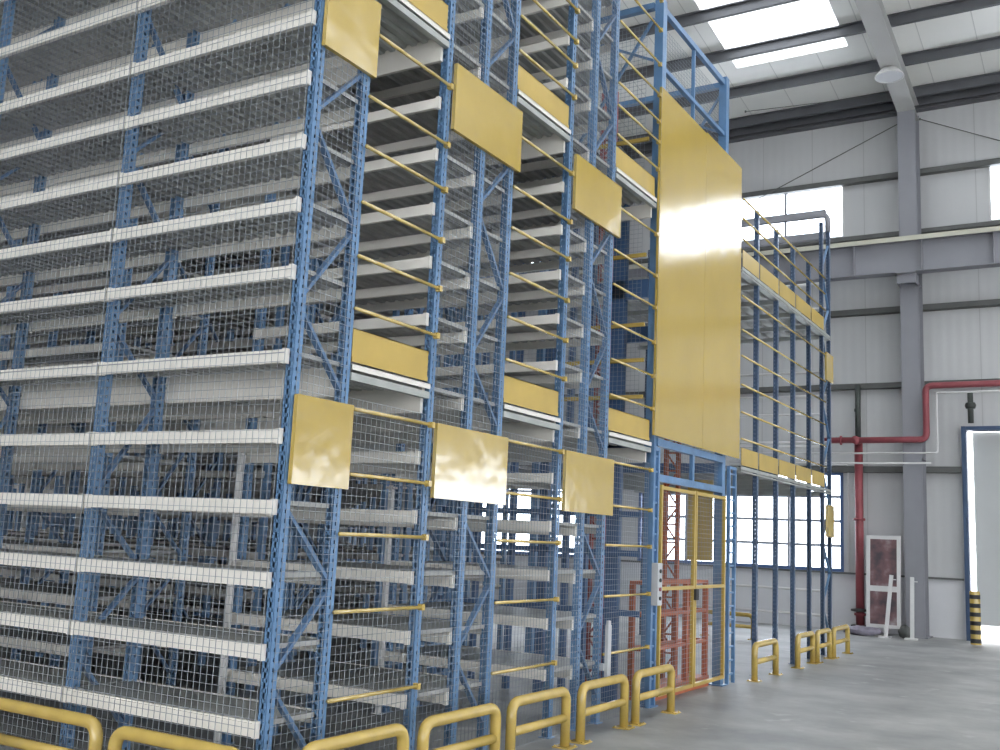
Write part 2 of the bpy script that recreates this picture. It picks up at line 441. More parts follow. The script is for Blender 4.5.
def rack(label, ys, i0, i1, levels, detail=True, skip=None, group=None, braces=True, maxz=TOP):
    """one shelving rack: post lines at the depths ys, bays i0..i1"""
    y0 = ys[0]; root = thing('shelving_rack', label, 'shelving', (xi(i0), y0, 0), group)
    D = ys[-1] - y0
    pm = POST if detail else MB().box(-0.03, 0.03, -0.032, 0.032, 0, maxz).mesh('post', BLUE)
    for i in range(i0, i1+1):
        for y in ys: link('post', pm, root, (xi(i)-xi(i0), y-y0, 0))
    if braces:
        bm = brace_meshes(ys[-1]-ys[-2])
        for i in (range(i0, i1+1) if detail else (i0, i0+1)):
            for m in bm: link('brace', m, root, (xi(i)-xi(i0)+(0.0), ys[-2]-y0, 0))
    deck = deck_mb(BAY, D-0.01, 0.1 if detail else 0.2).mesh('shelf', DECK)
    if not detail:
        q = deck_mb(BAY, D-0.01, 0.2)
        far = MB(); far.v = list(q.v); far.f = list(q.f); far.box(-BAY+0.008, -0.008, -0.06, -0.03, -0.072, 0); far.box(-BAY+0.008, -0.008, D+0.03, D+0.06, -0.072, 0)
        whole = far.mesh('shelf', BACKM)
    for i in range(i0, i1):
        for k, z in enumerate(levels):
            if skip and skip(i, k): continue
            zt = z + 0.036
            lx = xi(i) - xi(i0)
            if not detail:
                link('shelf', whole, root, (lx, 0.005, zt)); continue
            s = link('shelf', deck, root, (lx, 0.005, zt))
            big = k % 6 == 5
            link('shelf_beam', BEAMF, s, (0, -0.0385, 0), label='white front beam')
            link('shelf_beam', BEAMR, s, (0, D+0.029, 0), label='white rear beam')
            if len(ys) > 2: link('shelf_beam', BEAMF, s, (0, ys[1]-y0-0.0385, -0.03), label='white middle beam')
    return root

Y1 = (4.408, 4.855); Y2 = (5.782, 6.287, 6.722); Y3 = (7.738, 8.215, 8.652)
rack('blue and white shelving rack nearest the camera, behind the front wire mesh', Y1, 0, 3, LEV)
rack('blue-posted shelving rack between the first and second aisle openings, with dented yellow plate', Y2, 0, 1, LEV)
rack('blue-posted shelving rack between the second and third aisle openings, left of the goods lift', Y3, 0, 1, LEV)
rack('white-beamed shelving rack seen through the nearest rack, left of the dark cross aisle', Y2, 2, 5, LEV)
rack('white-beamed shelving rack two rows behind the nearest rack at far left', Y3, 2, 6, LEV, detail=False)
rack('shelving rack in the dim background behind the goods lift, third row back', (9.72, 10.2, 10.64), 2, 7, LEV, detail=False, braces=False)
rack('shelving rack in the dim background, fourth row back behind the lift', (11.62, 12.1, 12.54), 2, 8, LEV, detail=False, braces=False)
rack('shelving rack in the dim background, fifth row back behind the lift', (13.5, 14.0, 14.44), 3, 10, LEV[:12], detail=False, braces=False, maxz=5.3)
rack('added shelving rack in the dim background, sixth row back behind the lift', (15.4, 15.9, 16.34), 4, 11, LEV[:12], detail=False, braces=False, maxz=5.3)  # this row and the next are added; their decks block background light
rack('added shelving rack in the dim background, farthest row towards the back windows', (17.3, 17.8, 18.24), 5, 11, LEV[:12], detail=False, braces=False, maxz=5.3)

# ------------------------------------------------------------------ walkway floors across the aisles, with kick plates
def walkway(label, y0, y1, z, n, kick=True, x0=XF+0.02):
    root = thing('walkway_floor', label, 'walkway', (x0, y0, z))
    W = y1 - y0
    for i in range(n):
        part('deck_panel', deck_mb(BAY-0.004, W, 0.1, 0.03), GALV, root, (-BAY*i, 0, 0))
    # cross beams, beam along both sides and front nosing
    q = MB()
    for i in range(n+1): q.box(-BAY*i-0.02, -BAY*i+0.02, 0.0, W, -0.10, -0.052)
    part('cross_beam', q, GALV, root)
    for yy in (0.002, W-0.032):
        part('side_beam', MB().box(-BAY*n, -0.03, yy, yy+0.03, -0.20, -0.054), WHITE, root)
    q = MB(); q.box(0.018, 0.024, 0.0, W, -0.034, 0.006); q.box(-0.02, 0.024, 0, W, 0.0, 0.006)
    part('front_edge', q, WHITE, root, label='white folded front edge')
    if kick:
        q = MB(); q.box(-0.006, 0.0, 0.012, W-0.012, 0.02, 0.235); q.box(-0.02, 0.0, 0.012, W-0.012, 0.229, 0.235)
        q.box(0.0, 0.006, 0.012, W-0.012, 0.02, 0.05)
        part('kick_plate', q, YKICK, root, label='yellow kick plate')
    return root
AIS = [('nearest', 4.893, 5.744, 7), ('middle', 6.760, 7.700, 7), ('third', 8.690, 9.71, 3)]
for nm, a, b, n in AIS:
    walkway('walkway floor across the %s aisle, one storey up, with yellow kick plate' % nm, a, b, 2.63, n)
    walkway('walkway floor across the %s aisle, two storeys up, near the top of the photo' % nm, a, b, 5.23, n)
    walkway('walkway floor across the %s aisle, three storeys up, above the frame' % nm, a, b, 7.83, n, kick=False)

# safety rails across aisle openings
def rail_set(label, ya, yb, zs, x=-4.045, r=0.0125, clip=True, past=None):
    root = thing('safety_rail', label, 'railing', (x, ya, zs[0]))
    q0 = MB(); q0.tube([(0, 0.0, 0), (0, yb-ya, 0)], r, 10); me = q0.mesh('rail', YRAIL, True)
    c = MB(); c.box(-0.024, 0.014, -0.016, 0.018, -0.02, 0.02); cm = c.mesh('clip', YTUBE)
    for z in zs:
        if past and (1.85 < z < 2.39 or 4.53 < z < 5.05):       # these start beside a yellow plate
            m2 = MB().tube([(0, past-ya, 0), (0, yb-ya, 0)], r, 10).mesh('rail', YRAIL, True)
            o = link('rail', m2, root, (0, 0, z-zs[0])); link('clip', cm, o, (0, yb-ya, 0)); continue
        o = link('rail', me, root, (0, 0, z-zs[0]))
        if clip: link('clip', cm, o, (0, yb-ya, 0))
    return root
ZL = [0.60, 1.115, 1.58, 1.945, 2.35]; ZM = [2.98, 3.32, 3.675, 4.05, 4.39, 4.84]; ZU = [5.56, 5.865, 6.10, 6.40, 6.75, 7.15, 7.5]
for nm, a, b, _ in AIS:
    a2, b2 = a-0.03, b+0.03
    if nm == 'third': b2 = 9.70
    pe = {'nearest': 4.905, 'middle': 6.80, 'third': 8.765}[nm] + 0.018
    rail_set('yellow bars across the %s aisle at ground level' % nm, a2, b2, ZL, past=pe)
    rail_set('yellow bars across the %s aisle at first-floor level' % nm, a2, b2, ZM, past=pe)
    rail_set('yellow bars across the %s aisle at the top of the photo' % nm, a2, b2, ZU, past=pe)

# ------------------------------------------------------------------ wire mesh
def mesh_sheet(L, H, p=0.05, t=0.0027):
    """welded wire in the local XZ plane, x 0..L, z 0..H"""
    q = MB(); nx = int(round(L/p)); nz = int(round(H/p))
    for i in range(nx+1):
        x = L*i/nx; q.box(x-t/2, x+t/2, 0, t, 0, H)
    for j in range(nz+1):
        z = H*j/nz; q.box(0, L, -t, 0, z-t/2, z+t/2)
    return q
PL, PH = BAY-0.004, 2.6
SHEET = mesh_sheet(PL, PH).mesh('wire_netting', WIRE)
stn = ['ground storey', 'first upper storey', 'top storey']
bn = ['beside the corner post', 'second bay from the corner', 'at the left edge of the photo']
for i in range(3):
    for k in range(3):
        link('wire_netting', SHEET, None, (xi(i+1)+0.002, Y1[0]-0.078, 0.004+2.603*k), 0, 'wire mesh on the nearest rack, %s, %s' % (bn[i], stn[k]), 'wire mesh', 'front wire mesh')
def end_mesh(y0, y1, z0, z1, label, group, x=-4.066, p=0.05):
    me = mesh_sheet(y1-y0, z1-z0, p, 0.0024).mesh('wire_netting', WIRE)
    return link('wire_netting', me, None, (x, y0, z0), math.pi/2, label, 'wire mesh', group)
for nm, ys in (('nearest', Y1), ('second', Y2), ('third', Y3)):
    for k in range(3):
        end_mesh(ys[0]+0.0, ys[-1]-0.0, 0.012+2.6*k, 2.6+2.6*k, 'wire mesh closing the end of the %s rack, %s' % (nm, stn[k]), 'rack end wire mesh')
for nm, a, b, n in AIS:
    end_mesh(a+0.003, b-0.003, 0.006, 2.42, 'wire mesh behind the yellow bars closing the %s aisle at ground level' % nm, 'aisle wire mesh', x=-4.078)

# ------------------------------------------------------------------ yellow plates on the rack ends
def plate(label, y0, y1, z0, z1, x=-4.062, t=0.03, m=YELP):
    q = MB(); q.box(x+t-0.002, x+t, y0, y1, z0, z1)
    q.box(x, x+t-0.002, y0, y0+0.002, z0, z1); q.box(x, x+t-0.002, y1-0.002, y1, z0, z1)
    q.box(x, x+t-0.002, y0, y1, z0, z0+0.002); q.box(x, x+t-0.002, y0, y1, z1-0.002, z1)
    return link('yellow_plate', q.mesh('yellow_plate', m), None, (0,0,0), 0, label, 'panel', 'yellow plates on the racks')
for nm, ys, hi in (('nearest', (4.395, 4.905), 'cut by the photo top'), ('second', (5.825, 6.80), 'below the top walkway'), ('third', (7.785, 8.765), 'below the top walkway')):
    extra = {'nearest': 'plain and square', 'second': 'dented and glaring', 'third': 'matt and near square'}[nm]
    plate('lower yellow plate on the %s rack end, %s' % (nm, extra), ys[0], ys[1], 1.85, 2.37)
    plate('upper yellow plate on the %s rack end, %s' % (nm, hi), ys[0], ys[1], 4.53, 5.045)

# ------------------------------------------------------------------ goods lift
XG = -4.07
root = thing('lift_shaft_frame', 'tall blue steel frame of the goods lift around the big yellow sheet', 'lift frame', (XG, 9.87, 0))
OX, OY = XG, 9.87
def lp(name, mb, m=BLUE, **k):
    q = MB(); q.v = [(x-OX, y-OY, z) for x, y, z in mb.v]; q.f = mb.f
    return part(name, q, m, root, **k)
PB = -6.7
for (x, y, zt) in ((-4.14, 9.92, 7.62), (-4.14, 12.07, 7.62), (PB, 9.86, 7.55), (PB, 12.09, 7.55)):
    lp('post', MB().box(x-0.05, x+0.05, y-0.055, y+0.055, 0, zt).box(x-0.09, x+0.09, y-0.09, y+0.09, 0, 0.012))
for z, h in ((7.54, 0.035), (6.84, 0.024)):
    lp('front_rail', MB().box(-4.16, -4.11, 9.98, 12.01, z-h, z+h))
    lp('back_rail', MB().box(PB-0.04, PB+0.04, 9.92, 12.03, z-0.035, z+0.035))
    if z > 7:
        for y in (9.86, 12.09): lp('side_rail', MB().box(PB+0.05, -4.19, y-0.035, y+0.035, z-0.035, z+0.035))
lp('front_stud', MB().box(-4.16, -4.12, 10.935, 10.965, 6.5, 7.50))
for y in (9.86, 12.09):
    lp('brace', MB().bar((-4.2, y, 7.4), (-5.2, y, 5.9), 0.03, 0.03)); lp('brace', MB().bar((-5.2, y, 7.4), (-4.2, y, 6.9), 0.025, 0.025))
    lp('side_beam', MB().box(PB+0.05, -4.19, y-0.03, y+0.03, 4.20, 4.40), BLUE_D)
    lp('side_beam', MB().box(PB+0.05, -4.19, y-0.03, y+0.03, 2.50, 2.62), BLUE_D)
lp('side_stud', MB().box(-4.60, -4.45, 9.83, 9.90, 0.0, 5.6), BLUE_D)
lp('side_stud', MB().box(-5.40, -5.30, 9.83, 9.90, 0.0, 7.43), BLUE_D)
for xx in (-4.85, -5.08, -5.75, -6.2):
    lp('side_stud', MB().box(xx-0.03, xx+0.03, 9.83, 9.90, 0.0, 5.3), BLUE_D)
for z in (0.9, 1.5, 1.9):
    lp('side_beam', MB().box(PB+0.05, -4.19, 9.79, 9.825, z-0.03, z+0.03), BLUE_D)
for z in (4.65, 3.89, 3.51, 3.12, 5.55, 5.95):
    lp('side_bar', MB().box(-5.4, -4.19, 9.755, 9.785, z-0.02, z+0.02), YTUBE, label='yellow side bar')
lp('gate_beam', MB().box(-4.13, -4.07, 9.96, 12.03, 2.255, 2.33))
lp('gate_stud', MB().box(-4.12, -4.08, 10.97, 11.03, 2.33, 2.62))
lp('head_beam', MB().box(-4.13, -4.07, 9.92, 12.03, 2.62, 2.70))
q = MB(); q.box(-4.52, -4.20, 12.00, 12.01, 1.45, 2.40); q.box(-4.52, -4.20, 11.99, 12.01, 1.44, 1.46); q.box(-4.52, -4.20, 11.99, 12.01, 2.39, 2.41); lp('side_sheet', q, YKICK, label='beige yellow sheet inside the lift')
# ladder-like gate posts
for y0, y1 in ((9.80, 9.96), (12.21, 12.47)):
    q = MB(); q.box(-4.10, -4.06, y0, y0+0.035, 0, 2.60); q.box(-4.10, -4.06, y1-0.035, y1, 0, 2.60); z = 0.1
    while z < 2.6: q.box(-4.09, -4.07, y0+0.035, y1-0.035, z, z+0.02); z += 0.16
    q.box(-4.10, -4.06, y0+0.035, y1-0.035, 2.565, 2.60)
    lp('gate_post', q)
# lift side and head mesh
end_mesh(9.92, 12.03, 2.34, 2.62, 'short strip of wire mesh above the lift gate', 'lift wire mesh', x=-4.145)
end_mesh(9.92, 12.03, 6.55, 7.43, 'wire mesh between the top rails of the lift frame', 'lift wire mesh', x=-4.2)
me = mesh_sheet(2.4, 4.6).mesh('wire_netting', WIRE)
link('wire_netting', me, None, (-6.65, 9.794, 2.7), 0, 'wire mesh on the left side of the lift shaft', 'wire mesh', 'lift wire mesh')

# the big sheet in front of the lift
q = MB(); x = -4.058; t = 0.030
q.box(x+t-0.002, x+t, 9.73, 11.135, 2.71, 6.50); q.box(x+t-0.002, x+t, 11.139, 12.48, 2.71, 6.52)
q.box(x, x+t-0.002, 9.72, 9.724, 2.71, 6.50); q.box(x, x+t-0.002, 12.476, 12.48, 2.71, 6.52); q.box(x, x+t-0.003, 9.72, 12.48, 2.71, 2.714)
q.box(x, x+t-0.006, 11.10, 11.17, 2.71, 6.50)
link('yellow_sheet', q.mesh('yellow_sheet', YEL), None, (0,0,0), 0, 'very large glossy yellow sheet covering the upper front of the goods lift', 'panel')

# gate
gr = thing('mesh_gate', 'yellow framed double wire mesh gate under the big yellow sheet', 'gate', (-4.06, 9.97, 0))
GX = -4.06
def gp(name, mb, m=YKICK, par=None):
    q = MB(); q.v = [(x-GX, y-9.97, z) for x, y, z in mb.v]; q.f = mb.f
    return part(name, q, m, par or gr)
for a, b in ((9.985, 10.99), (11.01, 12.02)):
    q = MB()
    q.box(GX-0.02, GX+0.02, a, a+0.036, 0.09, 2.22); q.box(GX-0.02, GX+0.02, b-0.036, b, 0.09, 2.22)
    for z in (0.09, 1.14, 2.175): q.box(GX-0.02, GX+0.02, a+0.036, b-0.036, z, z+0.036)
    leaf = gp('gate_leaf', q)
    s = mesh_sheet(b-a-0.06, 2.09, 0.05); g = MB(); g.v = [(-y, x, z) for x, y, z in s.v]; g.f = s.f
    part('leaf_mesh', g, WIRE, leaf, (0, a+0.03-9.97, 0.11))
gp('latch', MB().box(GX+0.02, GX+0.05, 10.96, 11.04, 1.02, 1.14), BLACK)

# orange lift carriage and masts
cr = thing('lift_carriage', 'orange-red lift carriage with railings at ground level behind the mesh gate', 'lift carriage', (-4.35, 10.2, 0.0))
def cp(name, mb, m=ORANGE):
    q = MB(); q.v = [(x+4.35, y-10.2, z) for x, y, z in mb.v]; q.f = mb.f; return part(name, q, m, cr)
cp('platform', MB().box(-4.47, -4.20, 10.15, 11.93, 0.0, 0.12))
for x, y in ((-4.24, 10.18), (-4.24, 11.90), (-4.43, 10.18), (-4.43, 11.90), (-4.24, 11.25), (-4.43, 10.7), (-4.43, 11.4)):
    cp('upright', MB().box(x-0.028, x+0.028, y-0.028, y+0.028, 0.12, 1.18))
for z in (0.50, 0.85, 1.18):
    q = MB(); q.box(-4.26, -4.22, 10.15, 11.93, z, z+0.035); q.box(-4.45, -4.41, 10.15, 11.93, z, z+0.035)
    q.box(-4.41, -4.26, 10.15, 10.20, z, z+0.035); q.box(-4.41, -4.26, 11.88, 11.93, z, z+0.035); cp('guard_rail', q)
def mast(x, y, h, label, w=0.16, m=MAST):
    r = thing('lift_mast', label, 'mast', (x, y, 0))
    for a in (-1, 1):
        part('mast_rail', MB().box(a*w/2-0.02, a*w/2+0.02, -0.035, 0.035, 0, h), m, r)
    q = MB(); z = 0.1; s = 1
    while z < h-0.3:
        q.bar((-s*w/2, 0, z), (s*w/2, 0, z+0.22), 0.02, 0.02, up=(0,1,0)); q.box(-w/2, w/2, -0.01, 0.01, z-0.01, z+0.01); z += 0.22; s = -s
    part('lacing', q, m, r)
mast(-5.16, 10.80, 7.1, 'dull red lattice mast seen between the third rack and the lift')
mast(-4.72, 11.98, 7.1, 'orange-red lattice mast behind the lift gate', m=ORANGE)
# control box and pale cable cover
q = MB(); q.box(-4.02, -3.96, 9.79, 9.90, 1.00, 1.42)
cb = thing('control_box', 'grey push-button control box on the post left of the lift gate', 'control box', (-4.02, 9.79, 1.0))
part('casing', MB().box(-0.038, 0.03, 0, 0.12, 0, 0.42), GREYBOX, cb)
for k, m in enumerate((BLACK, RED, BLACK, DGREEN)):
    part('button', MB().tube([(0.03, 0.06, 0.07+0.09*k), (0.042, 0.06, 0.07+0.09*k)], 0.02, 10), m, cb)
link('cable_cover', MB().box(-4.030, -4.0, 8.665, 8.74, 0.36, 0.86).box(-4.069, -4.03, 8.645, 8.69, 0.46, 0.52).box(-4.026, -4.004, 8.675, 8.73, 0.86, 0.90).mesh('cable_cover', GREYBOX), None, (0,0,0), 0, 'pale grey cable cover low on the post right of the third rack', 'cable cover')

# ------------------------------------------------------------------ mezzanine beyond the lift
mz = thing('mezzanine', 'slender blue posted mezzanine beyond the big yellow sheet, in front of the back windows', 'mezzanine', (XF, 13.33, 0))
MO = (XF, 13.33)
def mp(name, mb, m=BLUE, **k):
    q = MB(); q.v = [(x-MO[0], y-MO[1], z) for x, y, z in mb.v]; q.f = mb.f; return part(name, q, m, mz, **k)
PY = [13.38, 14.32, 15.21, 16.14, 16.98, 17.46]
pm = post_mesh(7.12, name='post').mesh('post', MEZB)
pms = post_mesh(6.22).mesh('post', MEZB)
for y in PY: link('post', pm if y > 16.9 else pms, mz, (0, y-MO[1], 0))
for y in (13.33, 15.21, 17.44):
    link('post', pm, mz, (-3.3, y-MO[1], 0))
for i, a in enumerate(NA[:6]):
    mp('brace', MB().bar((XF, 16.99, a), (XF, 17.45, NB[i]), 0.02, 0.035, up=(1,0,0)))
    mp('brace', MB().bar((XF, 16.99, a+0.06), (XF, 17.45, NB[i+1]), 0.02, 0.035, up=(1,0,0)))
for z in (2.63, 5.23):
    q = MB(); g = deck_mb(3.3, 4.8, 0.2, 0.03); q.v = [(x+XF, y+12.62, v+z) for x, y, v in g.v]; q.f = list(g.f); mp('floor_deck', q, DECK)
    mp('edge_beam', MB().box(XF-0.045, XF+0.045, 12.62, 17.42, z-0.07, z-0.052).box(XF+0.034, XF+0.045, 12.62, 17.42, z-0.04, z+0.004), GALV)
    for y in PY[:-1] + [12.70]: mp('cross_beam', MB().box(-7.40, XF-0.04, y-0.02, y+0.02, z-0.12, z-0.052), GALV)
    for y0, y1 in zip([12.62]+PY[:4], PY[:5]): mp('kick_plate', MB().box(XF+0.036, XF+0.042, y0+0.03, y1-0.03, z+0.02, z+0.24), YKICK, label='yellow kick plate')
for z in (7.43, 7.03):
    q = MB(); q.box(-7.4, XF-0.03, 17.40, 17.50, z-0.06, z+0.06); mp('top_beam', q, STEEL)
q = MB(); q.tube(rounded([(XF, 17.46, 7.1), (XF, 17.46, 7.43), (XF-0.4, 17.46, 7.43)], 0.15), 0.05, 10); mp('top_corner', q, STEEL, smooth=True)
def long_rails(label, zs, x=-4.045, y0=12.6, y1=17.0):
    r = thing('safety_rail', label, 'railing', (x, y0, zs[0]))
    me = MB().tube([(0,0,0), (0, y1-y0, 0)], 0.014, 10).mesh('rail', YRAIL, True)
    for z in zs: link('rail', me, r, (0, 0, z-zs[0]))
long_rails('long yellow bars along the far mezzanine at first-floor level', ZM)
long_rails('long yellow bars along the far mezzanine at its top level', [5.60, 5.88, 6.15])
def cross_rails(label, zs, y=17.53):
    r = thing('safety_rail', label, 'railing', (-7.4, y, zs[0]))
    zs = [1.6+(z-1.6)*1.019 for z in zs]
    me = MB().tube([(0,0,0), (3.28, 0, 0)], 0.021, 10).mesh('rail', PVC, True)
    for z in zs: link('rail', me, r, (0, 0, z-zs[0]))
cross_rails('pale horizontal bars low across the far mezzanine, below the back window', [0.58, 0.97])
cross_rails('pale horizontal bars across the far mezzanine at first-floor level', [3.37, 3.44, 3.91, 4.22, 4.62])
cross_rails('pale horizontal bars across the far mezzanine at its top level', [5.76, 6.2])
q = lambda z0, z1, lab: plate(lab, 17.03, 17.50, z0, z1)
q(4.43, 4.90, 'small upper yellow plate on the far corner of the mezzanine')
q(1.85, 2.37, 'small lower yellow plate on the far corner of the mezzanine')

# ------------------------------------------------------------------ yellow floor guards
def guard(label, x, y, L, along='y', h=0.47, r=0.038, cat='barrier'):
    g = thing('guard_rail', label, cat, (x, y, 0), 'yellow tube guards along the racks', 0 if along == 'y' else math.pi/2)
    loop = rounded([(0, 0, 0.008), (0, 0, h-r), (0, L, h-r), (0, L, 0.008)], 0.10, 6)
    part('hoop', MB().tube(loop, r, 16), YTUBE, g, smooth=True)
    part('middle_bar', MB().tube([(0, r*0.7, 0.225), (0, L-r*0.7, 0.225)], r*0.86, 16), YTUBE, g, smooth=True)
    for yy in (0, L):
        q = MB(); q.box(-0.075, 0.075, yy-0.075, yy+0.075, 0, 0.01)
        for a in (-1, 1):
            for b in (-1, 1): q.lathe([(0.009, 0.01), (0.009, 0.02)], 6, (a*0.058, yy+b*0.058, 0))
        part('base_plate', q, YTUBE, g)
    return g
guard('yellow tube guard at the far left, bottom left corner of the photo', -5.13, 4.12, 1.10, 'x')
guard('yellow tube guard below the corner post of the nearest rack', -3.90, 4.05, 0.98, 'x')
guard('yellow tube guard at the nearest aisle, third from the left', -3.78, 4.38, 0.90)
guard('yellow tube guard at the second rack, fourth from the left', -3.78, 5.49, 0.88)
guard('yellow tube guard below the third yellow plate, fifth from the left', -3.80, 6.62, 0.86)
guard('yellow tube guard below the third aisle, sixth from the left', -3.80, 7.75, 0.86)
guard('yellow tube guard left of the lift gate, its feet fully in view', -3.80, 8.86, 0.86)
guard('lone yellow tube guard just right of the lift gate', -3.92, 12.80, 0.92)
guard('yellow tube guard beyond the lift, first of the far touching row', -3.90, 14.72, 0.82)
guard('yellow tube guard in the middle of the far touching row', -3.88, 15.72, 0.76)
guard('farthest yellow tube guard, at the end of the far row', -3.86, 16.66, 0.96)
guard('dull yellow tube guard behind the far mezzanine posts', -5.7, 18.5, 0.9, 'x')

# ------------------------------------------------------------------ crane girder on the back wall
cg = thing('crane_girder', 'deep grey steel crane girder with a cream rail along the back wall', 'girder', (0, 22.0, 7.44))
q = MB(); q.box(XL, XR, -0.15, 0.15, 0.0, 0.018); q.box(XL, XR, -0.006, 0.006, 0.018, 0.68); q.box(XL, XR, -0.17, 0.17, 0.68, 0.70)
xx = XL + 0.5
while xx < XR:
    q.box(xx-0.005, xx+0.005, -0.145, 0.145, 0.02, 0.68); xx += 1.35
part('girder', q, STEEL, cg)
q = MB(); q.box(XL, XR, -0.19, -0.17, 0.655, 0.735); q.box(XL, XR, -0.06, 0.06, 0.70, 0.72); q.box(XL, XR, -0.02, 0.02, 0.72, 0.77); q.box(XL, XR, -0.04, 0.04, 0.77, 0.80)
part('rail', q, CREAM, cg)
for x in COLX:
    q = MB(); q.box(x-0.185, x+0.185, -0.16, 0.3, -0.02, -0.002); q.box(x-0.185, x-0.175, -0.05, 0.3, -0.22, -0.02); q.box(x+0.175, x+0.185, -0.05, 0.3, -0.22, -0.02); q.box(x-0.175, x+0.175, -0.05, -0.04, -0.22, -0.02); part('bracket', q, STEEL, cg)

# tie rods on the wall
def rod(label, p, q_, r=0.012):
    a = Vector(p); m = MB().tube([(0,0,0), tuple(Vector(q_)-a)], r, 8)
    m.lathe([(0.02, -0.02), (0.02, 0.02)], 8)
    link('tie_rod', m.mesh('tie_rod', GIRT), None, p, 0, label, 'rod', 'bracing rods')
rod('thin diagonal bracing rod on the wall, left of the steel column', (-3.75, 22.81, 11.12), (-8.6, 22.81, 9.1))
rod('thin diagonal bracing rod on the wall, right of the steel column', (-3.36, 22.81, 11.12), (1.5, 22.81, 8.75))
rod('thin rod slung below the roof, left of the rafter', (-6.9, 21.6, 11.47), (-3.9, 22.0, 11.46), 0.008)

# high bay lamp under the rafter
hl = thing('high_bay_lamp', 'round pale high bay lamp hanging under the rafter', 'lamp', (-3.60, 20.6, 11.20))
part('shade', MB().lathe([(0.10, 0.22), (0.14, 0.20), (0.27, 0.04), (0.285, 0.0), (0.27, 0.0), (0.12, 0.17), (0.02, 0.19)], 28), PVC, hl, smooth=True)
part('ballast', MB().lathe([(0.09, 0.20), (0.10, 0.22), (0.10, 0.34), (0.05, 0.36)], 20), GREYBOX, hl, smooth=True)
part('glass', MB().lathe([(0.262, 0.012), (0.262, 0.02)], 28), DADO, hl)
part('hook', MB().tube([(0,0,0.35), (0,0,0.42)], 0.012, 8), STEEL, hl)

# ------------------------------------------------------------------ pipes
fp = thing('sprinkler_pipe', 'red fire pipe rising up the back wall and turning along it', 'pipe', (-4.66, 22.45, 0))
def pp(name, pts, r, m=RED, **k):
    q = MB().tube([(x+4.66, y-22.45, z) for x, y, z in pts], r, 14); return part(name, q, m, fp, smooth=True, **k)
pp('riser', [(-4.66, 22.45, 0.0), (-4.66, 22.45, 3.98)], 0.085)
pp('branch', rounded([(-5.3, 22.2, 3.97), (-3.27, 22.2, 3.97), (-3.27, 22.2, 5.08), (2.5, 22.2, 5.08)], 0.14), 0.065)
for z in (0.35, 2.3): pp('flange', [(-4.66, 22.45, z), (-4.66, 22.45, z+0.05)], 0.12)
pp('flange', [(-4.98, 22.2, 3.97), (-4.95, 22.2, 3.97)], 0.10)
pp('tee', [(-4.66, 22.46, 3.97), (-4.66, 22.12, 3.97)], 0.085)
part('valve', MB().lathe([(0.02, 0), (0.16, 0.02), (0.17, 0.04), (0.16, 0.06), (0.03, 0.08)], 18), BLACK, fp, (0, -0.09, 0.42), label='black valve wheel')
part('foot', MB().box(-0.16, 0.16, -0.14, 0.14, 0, 0.16), BLACK, fp, label='dark pipe foot')
link('wall_pipe', MB().tube([(0,0,0), (0,0,1.18)], 0.06, 12).tube([(-0.07,0,0.62), (0,0,0.62)], 0.04, 8).mesh('wall_pipe', DGREEN, True), None, (-4.72, 22.72, 4.06), 0, 'short dark vertical pipe above the red riser', 'pipe')
link('wall_pipe', MB().tube([(0,0,0), (0,0,0.62)], 0.055, 12).lathe([(0.09, 0.3), (0.11, 0.36), (0.09, 0.42)], 10).mesh('wall_pipe', DGREEN, True), None, (-2.48, 22.6, 4.34), 0, 'short dark green pipe fitting above the door corner', 'pipe')
def conduit(label, pts, r=0.018):
    a = Vector(pts[0]); q = MB().tube([tuple(Vector(p)-a) for p in rounded(pts, 0.05)], r, 8)
    link('conduit', q.mesh('conduit', PVC, True), None, pts[0], 0, label, 'conduit', 'thin white conduits')
conduit('upper thin white conduit stepping up beside the steel column', [(-7.4, 22.15, 3.69), (-3.06, 22.15, 3.69), (-3.06, 22.15, 4.92), (2.0, 22.15, 4.92)])
conduit('lower thin white conduit running behind the red riser', [(-7.4, 22.22, 3.49), (-3.2, 22.22, 3.49)])
conduit('thin white conduit dropping beside the blue window frame', [(-6.0, 22.90, 3.50), (-4.98, 22.90, 3.50), (-4.98, 22.90, 1.22)])

# ------------------------------------------------------------------ things by the wall
lf = thing('framed_sheet', 'white framed red-brown sheet leaning against the steel column', 'frame', (-4.46, 22.06, 0.16))
lf.rotation_euler = (math.radians(-4), 0, 0)
W, H = 0.66, 1.84
q = MB(); q.box(0, 0.07, -0.03, 0.03, 0, H); q.box(W-0.07, W, -0.03, 0.03, 0, H)
for z in (0, 0.72, H-0.07): q.box(0.07, W-0.07, -0.03, 0.03, z, z+(0.11 if z == 0.72 else 0.07))
part('frame', q, PVC, lf)
part('upper_sheet', MB().box(0.07, W-0.07, -0.006, 0.006, 0.83, H-0.07), PICT, lf, label='mottled red-brown sheet')
part('lower_sheet', MB().box(0.07, W-0.07, -0.006, 0.006, 0.07, 0.72), PICT, lf)
